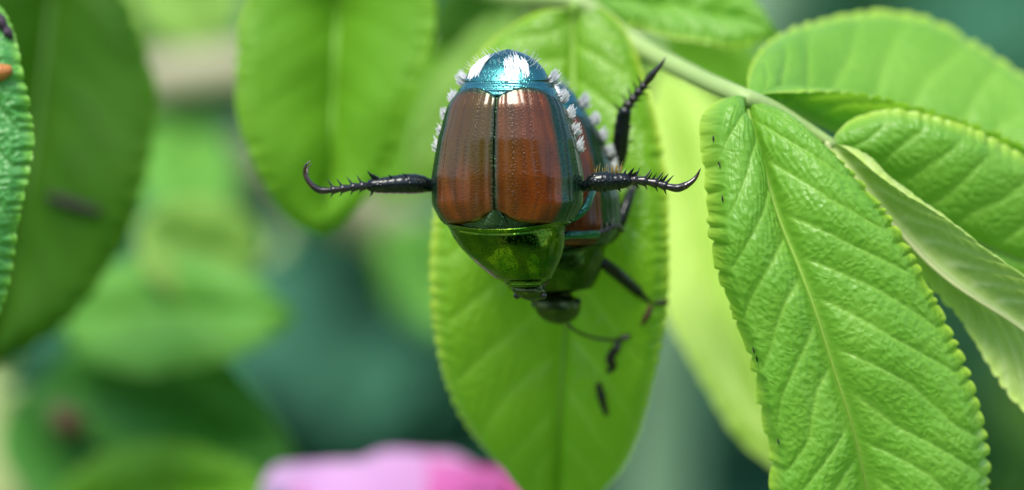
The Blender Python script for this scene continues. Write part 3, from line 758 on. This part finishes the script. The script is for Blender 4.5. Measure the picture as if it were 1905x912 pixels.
class Beetle:
    def __init__(self, px, py, d, roll, yaw, scale, label, pitch=0.0, bend=0.0, head=1.0, shield=None):
        self.bend, self.head, self.shield = bend, head, shield or M_shield
        self.neck = 536 if head == 1.0 else 506
        """(px, py, d): where the middle of the body lies; roll about the body axis, yaw in the plane of the leaf"""
        f, r, u = -UP, RIGHT, -FWD
        cy, sy = math.cos(yaw), math.sin(yaw)
        f, r = cy * f + sy * r, cy * r - sy * f
        cp, sp_ = math.cos(pitch), math.sin(pitch)
        f, u = cp * f - sp_ * u, cp * u + sp_ * f
        cr, sr = math.cos(roll), math.sin(roll)
        self.u, self.r, self.f = cr * u - sr * r, cr * r + sr * u, f
        self.O = P(px, py, d)
        self.k = scale / SC
        self.base = self.O - self.u * 90 * self.k
        self.t = thing('beetle', self.base, label, 'beetle', None)
    def loc(self, y, b, h):
        y, b, h = np.broadcast_arrays(np.asarray(y, float), b, h)
        return self.O + self.k * ((y - 320)[..., None] * self.f + b[..., None] * self.r + h[..., None] * self.u)
    def surf(self, y, phi, lift=0.0):
        """point on the back at axis position y and angle phi from the ridge (positive to the right)"""
        w, h, v = prof(y)
        if self.head > 1:            # broad head stretched well forward of the shield
            hd = np.sqrt(np.clip(1 - ((y - 527) / 34) ** 2, 0, 1)); g_ = smooth(496, 506, y)
            w, h, v = w * (1 - g_) + 46 * hd * g_, h * (1 - g_) + 46 * hd * g_, v * (1 - g_) + 60 * hd * g_
        p = .86
        sb, cb = np.sin(phi), np.cos(phi)
        b = (w + lift) * np.sign(sb) * np.abs(sb) ** p
        b = b + self.bend * np.clip((y - 425) / 110, 0, 2) ** 1.2
        hh = np.where(cb >= 0, (h + lift) * np.abs(cb) ** p, -(v + lift) * np.abs(cb) ** p)
        return self.loc(y, b, hh)
    def mesh(self, name, V, F, mat, C=None, uv=None, parent=None):
        return link(name, make_mesh(name, V.reshape(-1, 3) - self.base, F, C, uv), parent or self.t, mat)
    def build(self, hairs=True):
        # body: one closed surface from tail to head
        y = np.r_[np.linspace(92, 112, 14), np.linspace(114, 530, 130), np.linspace(531, 561, 22)]
        ph = np.linspace(-math.pi, math.pi, 48, endpoint=False)
        YY, PH = np.meshgrid(y, ph, indexing='ij')
        lift = -4 + 2.2 * np.exp(-((YY - 158) / 9) ** 2) + 1.5 * np.sin((YY - 170) * .21) * ((YY < 390) & (YY > 165)) * (np.abs(PH) > 1.3)
        neck = -3 * np.exp(-((YY - self.neck + 2) / 5) ** 2)
        V = self.surf(YY, PH, lift + neck)
        F = grid_faces(len(y), 48, True)
        o = self.mesh('body', V, F, M_body)
        o.data.materials.append(M_head)
        yf = np.repeat(y[:-1], 48)
        o.data.polygons.foreach_set('material_index', (yf > self.neck - 10).astype(np.int32))
        # pygidium: the tail shield
        y = np.linspace(92.5, 158, 40); ph = np.linspace(-1.45, 1.45, 60)
        YY, PH = np.meshgrid(y, ph, indexing='ij')
        YE = 92.5 + (YY - 92.5) * (1 - .10 * np.abs(PH / 1.45) ** 2)
        lift = 1.0 + 1.5 * np.sin(math.pi * np.clip((YY - 92) / 66, 0, 1))
        lift = np.where((YY > 156) | (np.abs(PH) > 1.42), -5, lift)
        self.mesh('pygidium', self.surf(YE, PH, lift), grid_faces(40, 60), M_pyg)
        # ridge plate between tail shield and wing cases
        y = np.linspace(152, 186, 18); ph = np.linspace(-1.5, 1.5, 60)
        YY, PH = np.meshgrid(y, ph, indexing='ij')
        lift = 3.2 * np.sin(math.pi * (YY - 152) / 34) ** .6 - 1.0 + .8 * np.sin(YY * .7)
        self.mesh('back_plate', self.surf(YY - 3 * np.cos(PH * 2), PH, lift), grid_faces(18, 60), M_pyg)
        # wing cases
        for sgn in (-1, 1):
            nu, nv = 56, 110
            u = np.linspace(0, 1, nu)
            rear = np.interp(u, [0, .04, .15, .3, .5, .7, .85, 1], [184, 174, 166, 163, 166, 176, 192, 222])
            front = np.interp(u, [0, .04, .08, .12, .2, .4, .6, .8, .92, 1], [394, 399, 405, 410, 414, 418, 420, 418, 409, 392])
            v = np.linspace(0, 1, nv)
            YY = rear[None, :] + (front - rear)[None, :] * v[:, None]
            U = np.broadcast_to(u, YY.shape); VV = np.broadcast_to(v[:, None], YY.shape)
            st = U * 9.0 + .22 * np.sin(U * 23 + 1) + .06 * np.sin(VV * 9 + U * 14)
            groove = (1.0 + .3 * np.sin(U * 40)) * np.exp(-((st - np.round(st)) / .10) ** 2) * smooth(.03, .08, U) * (1 - smooth(.93, 1, U))
            lift = 5.0 - 1.1 * groove + 2.5 * np.exp(-((U - .88) / .05) ** 2) * (VV > .3) * .5
            lift += 1.2 * np.exp(-(U / .025) ** 2) - 2.4 * np.exp(-((U - .055) / .02) ** 2)
            lift += 2.0 * np.exp(-((U - .62) / .14) ** 2 - ((VV - .12) / .09) ** 2) + 3.0 * np.exp(-((U - .6) / .16) ** 2 - ((VV - .88) / .09) ** 2)
            edge = np.minimum(np.minimum(VV / .025, (1 - VV) / .025), np.minimum((1 - U) / .03, (U + .004) / .012))
            lift = lift - 7 * (1 - np.clip(edge, 0, 1)) ** 2
            phi = sgn * (.008 + U * 1.62)
            V = self.surf(YY, phi, lift)
            border = np.maximum(smooth(.53, .60, U), (1 - smooth(.008, .024, U)) * .7)
            border = np.maximum(border, (1 - smooth(.02, .06, VV)) * .8)
            olive = (1 - smooth(.45, .8, VV)) * (.95 if sgn < 0 else .22) * (1 - .4 * U) + .35 * np.exp(-((U - .1) / .08) ** 2)  # greenish reflection painted as colour, strongest on the left wing case
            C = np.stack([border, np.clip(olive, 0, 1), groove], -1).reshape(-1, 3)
            uv = np.stack([U * 34 + 50 * sgn, VV * 42], -1).reshape(-1, 2)
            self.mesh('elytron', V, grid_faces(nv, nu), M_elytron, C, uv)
        # scutellum
        n = 14
        v = np.linspace(0, 1, n); s = np.linspace(-1, 1, 15)
        VV, S = np.meshgrid(v, s, indexing='ij')
        y = 392 + 28 * VV
        phi = S * (.02 + .14 * VV ** .9)
        self.mesh('scutellum', self.surf(y, phi, 3.0 - 2.2 * S ** 2), grid_faces(n, 15), M_body)
        # pronotum with a raised hind lip
        y0 = lambda p: 420 + 5 * np.cos(p * 2.4) - 4 * np.abs(np.sin(p)) ** 3
        v = np.linspace(0, 1, 70); ph = np.linspace(-1.62, 1.62, 90)
        VV, PH = np.meshgrid(v, ph, indexing='ij')
        yb = y0(PH); ye = self.neck - 8 * np.abs(PH / 1.6) ** 2
        YY = yb + (ye - yb) * VV
        lift = 4.5 + 1.8 * np.exp(-((VV - .03) / .025) ** 2) - 1.2 * np.exp(-((VV - .085) / .02) ** 2)
        lift += 4.0 * np.exp(-(np.abs(PH) - .75) ** 2 / .06 - ((VV - .45) / .2) ** 2) + 3.0 * np.exp(-(PH - .1) ** 2 / .05 - ((VV - .3) / .16) ** 2) - 2.5 * np.exp(-(np.abs(PH) - 1.15) ** 2 / .02 - ((VV - .4) / .12) ** 2)
        edge = np.minimum(np.minimum(VV / .02, (1 - VV) / .05), (1.62 - np.abs(PH)) / .06)
        lift = lift - 9 * (1 - np.clip(edge, 0, 1)) ** 2
        self.mesh('pronotum', self.surf(YY, PH, lift), grid_faces(70, 90), self.shield)
        # eyes
        for sgn in (-1, 1):
            a = np.linspace(0, math.pi, 10); b = np.linspace(0, 2 * math.pi, 14, endpoint=False)
            A, B = np.meshgrid(a, b, indexing='ij')
            c = self.surf(np.array(self.neck + 14.0), np.array(sgn * 1.5), -4)
            V = c + self.k * 7 * (np.cos(A)[..., None] * self.r + (np.sin(A) * np.cos(B))[..., None] * self.f + (np.sin(A) * np.sin(B))[..., None] * self.u)
            self.mesh('eye', V, grid_faces(10, 14, True), M_tarsus)
        if hairs:
            self.hair()
        return self
    def hair(self):
        r = np.random.default_rng(3)
        # two dense white patches on the tail shield
        for sgn, p0, p1 in ((-1, .50, .98), (1, .06, .72)):
            g = Geo()
            for i in range(85):
                q = r.uniform(0, 1)
                ph = sgn * (p0 + (p1 - p0) * q) if sgn < 0 else .10 + .62 * q
                yy = 122 + 16 * math.sin(math.pi * min(max(q, .08), .92)) ** .4 * r.uniform(-.6, 1) + 8
                ln = r.uniform(15, 24)
                a = self.surf(np.array(yy + 6), np.array(ph), 1.5)
                m = self.surf(np.array(yy - ln * .45), np.array(ph + r.normal(0, .02)), 5.5)
                e = self.surf(np.array(max(yy - ln, 98)), np.array(ph + r.normal(0, .05)), 6.5)
                g.tube([a, m, e], np.array([.95, .9, .3]) * self.k, 4, cap=False)
            g.build('hair_tuft', self.t, M_hair, self.base)
        # five tufts along each flank
        for sgn in (-1, 1):
            for j, yy in enumerate((152, 186, 217, 247, 277)):
                g = Geo()
                for i in range(75):
                    y1 = yy + r.uniform(-7, 7)
                    ph = sgn * (1.60 + r.uniform(-.10, .16))
                    w, h, v = prof(y1)
                    a = self.surf(np.array(y1), np.array(ph), -2)
                    ln = r.uniform(12, 21) * (1.15 if j == 0 else 1)
                    dr = sgn * .95 * self.r + r.uniform(.3, .95) * self.u - (.35 + .3 * r.normal()) * self.f
                    dr /= np.linalg.norm(dr)
                    bend = -self.f * .3 * ln
                    m = a + dr * ln * .55 * self.k
                    e = a + (dr * ln + bend) * self.k
                    g.tube([a, m, e], np.array([1.3, 1.2, .5]) * self.k, 4, cap=False)
                g.build('hair_tuft', self.t, M_hair, self.base)
        # sparse fine hairs round the tail
        g = Geo()
        for i in range(70):
            y1 = r.uniform(96, 135); ph = r.uniform(-1.4, 1.4)
            a = self.surf(np.array(y1), np.array(ph), 1)
            e = self.surf(np.array(y1), np.array(ph + r.normal(0, .06)), r.uniform(8, 17)) - self.f * r.uniform(6, 14) * self.k
            g.tube([a, (a + e) / 2, e], np.array([.45, .4, .15]) * self.k, 3, cap=False)
        g.build('fine_hair', self.t, M_hair, self.base)['kind'] = 'stuff'
    # ---- legs
    def leg(self, name, shank, tarsus, claws, mat=None, spines=(), rt=5.5, hairs=None, tmat=None, nseg=4, flat=1.0):
        """shank: (px, py, d, radius px) along femur/shin; tarsus: path of the foot; claws: list of paths"""
        k = 1 / SC
        pts = np.array([[*P(*q[:3]), q[3]] for q in shank])
        w = spline(pts, 34)
        g = Geo()
        bump = 1 + .03 * np.sin(np.arange(34) * 2.1)
        g.tube(w[:, :3], w[:, 3] * k * bump, 14, flat=flat)
        o = g.build(name, self.t, mat or M_leg, self.base)
        for a, b, rr in spines:
            s = Geo(); s.cone(P(*a), P(*b), rr * k, 7); s.build('spine', o, M_leg, self.base)
        if hairs:
            h = Geo()
            r = np.random.default_rng(9)
            for (a, b, dirp, n) in hairs:
                for i in range(n):
                    q = np.array(a) + (np.array(b) - np.array(a)) * r.random()
                    L = np.array(dirp) * r.uniform(.6, 1.2) + r.normal(0, 2.5, 2)
                    p0 = P(*q); p1 = P(q[0] + L[0] * .5 - 1, q[1] + L[1] * .55, q[2] - .01); p2 = P(q[0] + L[0], q[1] + L[1], q[2] - .005)
                    h.tube([p0, p1, p2], np.array([.7, .55, .2]) * k, 4, cap=False)
            h.build('leg_hair', o, M_hair_gold, self.base)['kind'] = 'stuff'
        if tarsus:
            tw = spline(PP(tarsus), 41)
            cuts = np.r_[np.linspace(0, .62, nseg + 1), 1.0]
            for i in range(nseg + 1):
                i0, i1 = int(round(cuts[i] * 40)), int(round(cuts[i + 1] * 40))
                seg = tw[max(0, i0 - 1):i1 + 1]
                m = len(seg)
                q = np.linspace(0, 1, m)
                rad = rt * (.62 + .42 * q ** 1.5) if i < nseg else rt * (.6 + .35 * np.sin(math.pi * q * .85))
                s = Geo(); s.tube(seg, rad * k * (1 - .05 * i), 10)
                if i < nseg:                      # two bristles at the end of each joint
                    e = seg[-1]; ax = seg[-1] - seg[-2]; ax /= np.linalg.norm(ax)
                    nn = np.cross(ax, FWD); nn /= np.linalg.norm(nn)
                    if nn @ UP < 0: nn = -nn
                    s.cone(e + nn * rt * k * .5, e + nn * rt * k * 2.4 + ax * rt * k * 1.0, rt * .28 * k, 5)
                    s.cone(e - nn * rt * k * .5, e - nn * rt * k * 1.6 + ax * rt * k * .8, rt * .24 * k, 5)
                s.build('tarsus_joint', o, tmat or M_tarsus, self.base)
        for c in claws:
            cw = spline(np.array([[*P(*q[:3]), q[3]] for q in c]), 18)
            s = Geo(); s.tube(cw[:, :3], cw[:, 3] * k, 8); s.build('claw', o, M_claw, self.base)
        return o

male = Beetle(946, 320, 0.0, math.radians(15), math.radians(0), 1.0, 'coppery beetle in front, riding on the other, with both hind legs spread sideways', bend=36).build()
female = Beetle(1012, 366, .44, math.radians(11), math.radians(3.5), 1.02, 'partly hidden beetle underneath the front one, clinging to the leaf', bend=14, head=1.32, shield=M_bronze).build()

# male hind legs, stretched out sideways
male.leg('hind_leg', [(840, 352, .14, 9), (808, 347, .10, 11), (785, 343, .08, 17), (765, 342, .07, 19), (740, 343, .06, 17.5), (712, 345, .05, 15), (692, 345, .05, 13)],
         [(690, 346, .05), (668, 347, .04), (640, 351, .03), (615, 354, .03), (595, 354, .03), (580, 345, .03)],
         [[(582, 347, .03, 6), (572, 335, .03, 5), (567, 320, .03, 4), (569, 308, .02, 2.6), (577, 299, .02, .8)],
          [(583, 348, .05, 5), (575, 340, .07, 4), (571, 326, .09, 3), (573, 313, .10, 2), (580, 305, .10, .6)]],
         spines=[((697, 334, .05), (683, 318, .03), 4.5), ((703, 333, .04), (692, 324, .02), 4), ((694, 356, .05), (688, 366, .04), 3), ((728, 330, .03), (722, 325, .01), 2.2), ((755, 327, .03), (748, 322, .0), 2)],
         rt=9, flat=1.0)
male.leg('hind_leg', [(1062, 352, -.06, 9), (1090, 346, -.09, 10), (1105, 340, -.10, 17), (1122, 338, -.10, 19), (1142, 338, -.10, 16), (1165, 336, -.10, 14)],
         [(1163, 336, -.10), (1190, 336, -.10), (1220, 341, -.10), (1245, 348, -.11), (1262, 350, -.11), (1280, 343, -.12)],
         [[(1274, 347, -.12, 6.5), (1287, 338, -.12, 5), (1296, 328, -.12, 3.4), (1303, 314, -.13, .8)]],
         spines=[((1170, 326, -.1), (1180, 312, -.12), 4), ((1174, 328, -.1), (1188, 318, -.13), 3.5), ((1160, 326, -.1), (1166, 314, -.1), 3), ((1205, 334, -.1), (1214, 320, -.12), 2.4), ((1212, 336, -.1), (1222, 322, -.12), 2.4),
                 ((1230, 340, -.1), (1244, 323, -.12), 3.4), ((1226, 340, -.1), (1234, 326, -.12), 2.4), ((1150, 350, -.1), (1156, 358, -.12), 2.5), ((1125, 355, -.12), (1127, 361, -.14), 1.6)],
         rt=10, flat=1.0, hairs=[((1108, 326, -.1), (1160, 322, -.1), (2, -18), 26)])
# male middle and front legs reaching down to grip the other beetle
male.leg('middle_leg', [(1040, 405, .08, 10), (1066, 404, .05, 9), (1088, 388, .06, 8), (1100, 362, .12, 7), (1106, 352, .2, 6)], None, [], mat=M_leg_green)
male.leg('front_leg', [(1020, 448, .08, 10), (1055, 438, .06, 8), (1085, 437, .10, 8), (1110, 436, .16, 8)],
         [(1108, 436, .16), (1130, 428, .2), (1148, 420, .25), (1160, 430, .34)], [], mat=M_leg_green, rt=6)
# female legs
female.leg('hind_leg', [(1110, 335, .46, 13), (1140, 318, .46, 13), (1152, 290, .44, 15), (1156, 250, .40, 15.5), (1160, 218, .38, 14), (1163, 208, .37, 13)],
           [(1162, 207, .37), (1172, 192, .36), (1188, 172, .34), (1204, 152, .31), (1218, 134, .28)],
           [[(1216, 137, .28, 6), (1226, 125, .27, 4.5), (1234, 114, .26, 2.5), (1238, 106, .26, .8)]],
           spines=[((1156, 208, .38), (1140, 192, .36), 3.5), ((1162, 204, .37), (1158, 190, .36), 3), ((1150, 240, .39), (1140, 233, .37), 2.2), ((1148, 268, .41), (1138, 262, .4), 2.2), ((1170, 240, .39), (1179, 232, .38), 2.2), ((1172, 265, .4), (1180, 258, .39), 2)], rt=10)
female.leg('middle_leg', [(1100, 455, .5, 12), (1130, 440, .46, 15), (1150, 418, .44, 13), (1163, 388, .46, 11), (1172, 362, .50, 10)],
           [(1172, 363, .5), (1180, 345, .55), (1188, 330, .6)], [], mat=M_leg, rt=8)
female.leg('front_leg', [(1085, 480, .5, 10), (1118, 488, .46, 11), (1140, 503, .48, 12), (1165, 524, .54, 11.5), (1188, 544, .60, 10)],
           [(1186, 542, .6), (1202, 556, .63), (1220, 564, .65), (1240, 561, .66)], [[(1236, 567, .66, 3), (1244, 561, .66, 1)]], rt=7)
# feelers
def antenna(b, pts, club):
    g = Geo()
    w = spline(PP(pts), 16); g.tube(w, np.linspace(3.6, 3.2, 16) / SC, 7)
    o = g.build('antenna', b.t, M_claw, b.base)
    for q in club:
        g = Geo(); g.tube(PP(q), np.array([3.4, 6, 5.0]) / SC, 7); g.build('club_blade', o, M_claw, b.base)
q = on_leaf(1, 1150, 632)
antenna(female, [(1048, 590, .46), (1066, 612, .5), (1095, 626, q - .04), (1125, 632, q - .02), (1148, 634, q)],
        [[(1146, 634, q), (1158, 630, q), (1170, 626, q)], [(1146, 634, q), (1150, 645, q), (1148, 655, q)]])
antenna(male, [(985, 535, .18), (1000, 540, .2), (1012, 530, .22)], [[(1010, 530, .22), (1016, 522, .22), (1020, 514, .22)]])

# ------------------------------------------------------------------ bits of debris on the leaves
def debris(pts, r, mat, label, name='dry_debris', cat='debris', wob=.3, leaf=None):
    if leaf:
        pts = [(a, b, on_leaf(leaf, a, b, .6 * c / SC), c) for a, b, _, c in pts]
    w = spline(np.array([[*P(*q[:3]), q[3]] for q in pts]), 14)
    g = Geo(); g.tube(w[:, :3], w[:, 3] * r / SC, 9, wob=wob)
    base = w[0, :3]
    o = g.build(name, None, mat, base)
    o.location = Vector(base)
    tag(o, label, cat)
    return o
debris([(1152, 640, .70, 5), (1142, 655, .70, 8), (1134, 668, .70, 9), (1140, 682, .70, 8), (1130, 692, .70, 4)], 1, M_debris_dark, 'crooked dark brown scrap on the leaf below the feeler', leaf=1)
debris([(1114, 716, .78, 6), (1118, 735, .78, 8), (1122, 752, .79, 7), (1128, 770, .80, 5)], 1, M_debris_dark, 'straight dark brown sliver lying lowest on the beetle leaf', leaf=1)
debris([(1210, 572, .60, 5), (1204, 588, .61, 6), (1195, 602, .62, 4)], 1, M_debris, 'reddish brown scrap under the foot of the hidden beetle', leaf=1)
debris([(-8, 26, .32, 7), (0, 40, .3, 12), (9, 52, .30, 8), (14, 60, .3, 10), (22, 70, .30, 4)], 1, M_crust, 'dark purplish crust at the top of the cool green leaf', leaf=23)
debris([(-14, 138, .30, 16), (2, 134, .28, 17), (14, 131, .28, 12)], 1, M_bud, 'small orange bud resting on the cool green leaf', 'insect_egg', 'egg', .05, 23)
debris([(108, 765, 4.3, 20), (128, 785, 4.2, 34), (148, 800, 4.2, 22)], 1, M_debris, 'blurred reddish brown bud among the lower leaves', 'withered_bud', 'bud', .1)
debris([(92, 366, 2.1, 10), (130, 378, 2.1, 13), (185, 395, 2.15, 8)], 1, M_debris_dark, 'dark smudge of debris on the broad dark leaf', leaf=22)
# tiny dark specks caught on the scalloped margin of the toothed leaflet
for px, py, a in ((1338, 306, .4), (1327, 258, 0), (1402, 652, .3), (1408, 668, .2), (1448, 822, .3), (1344, 370, .1)):
    q = np.array([math.sin(a), math.cos(a)]) * 5
    debris([(px - q[0], py - q[1], 0, 1.0), (px, py, 0, 1.7), (px + q[0], py + q[1], 0, 1.0)], 1, M_debris_dark,
           'tiny dark speck on the scalloped margin of the toothed leaflet', 'leaf_speck', 'speck', .2, 2)['group'] = 'specks on the toothed leaflet'
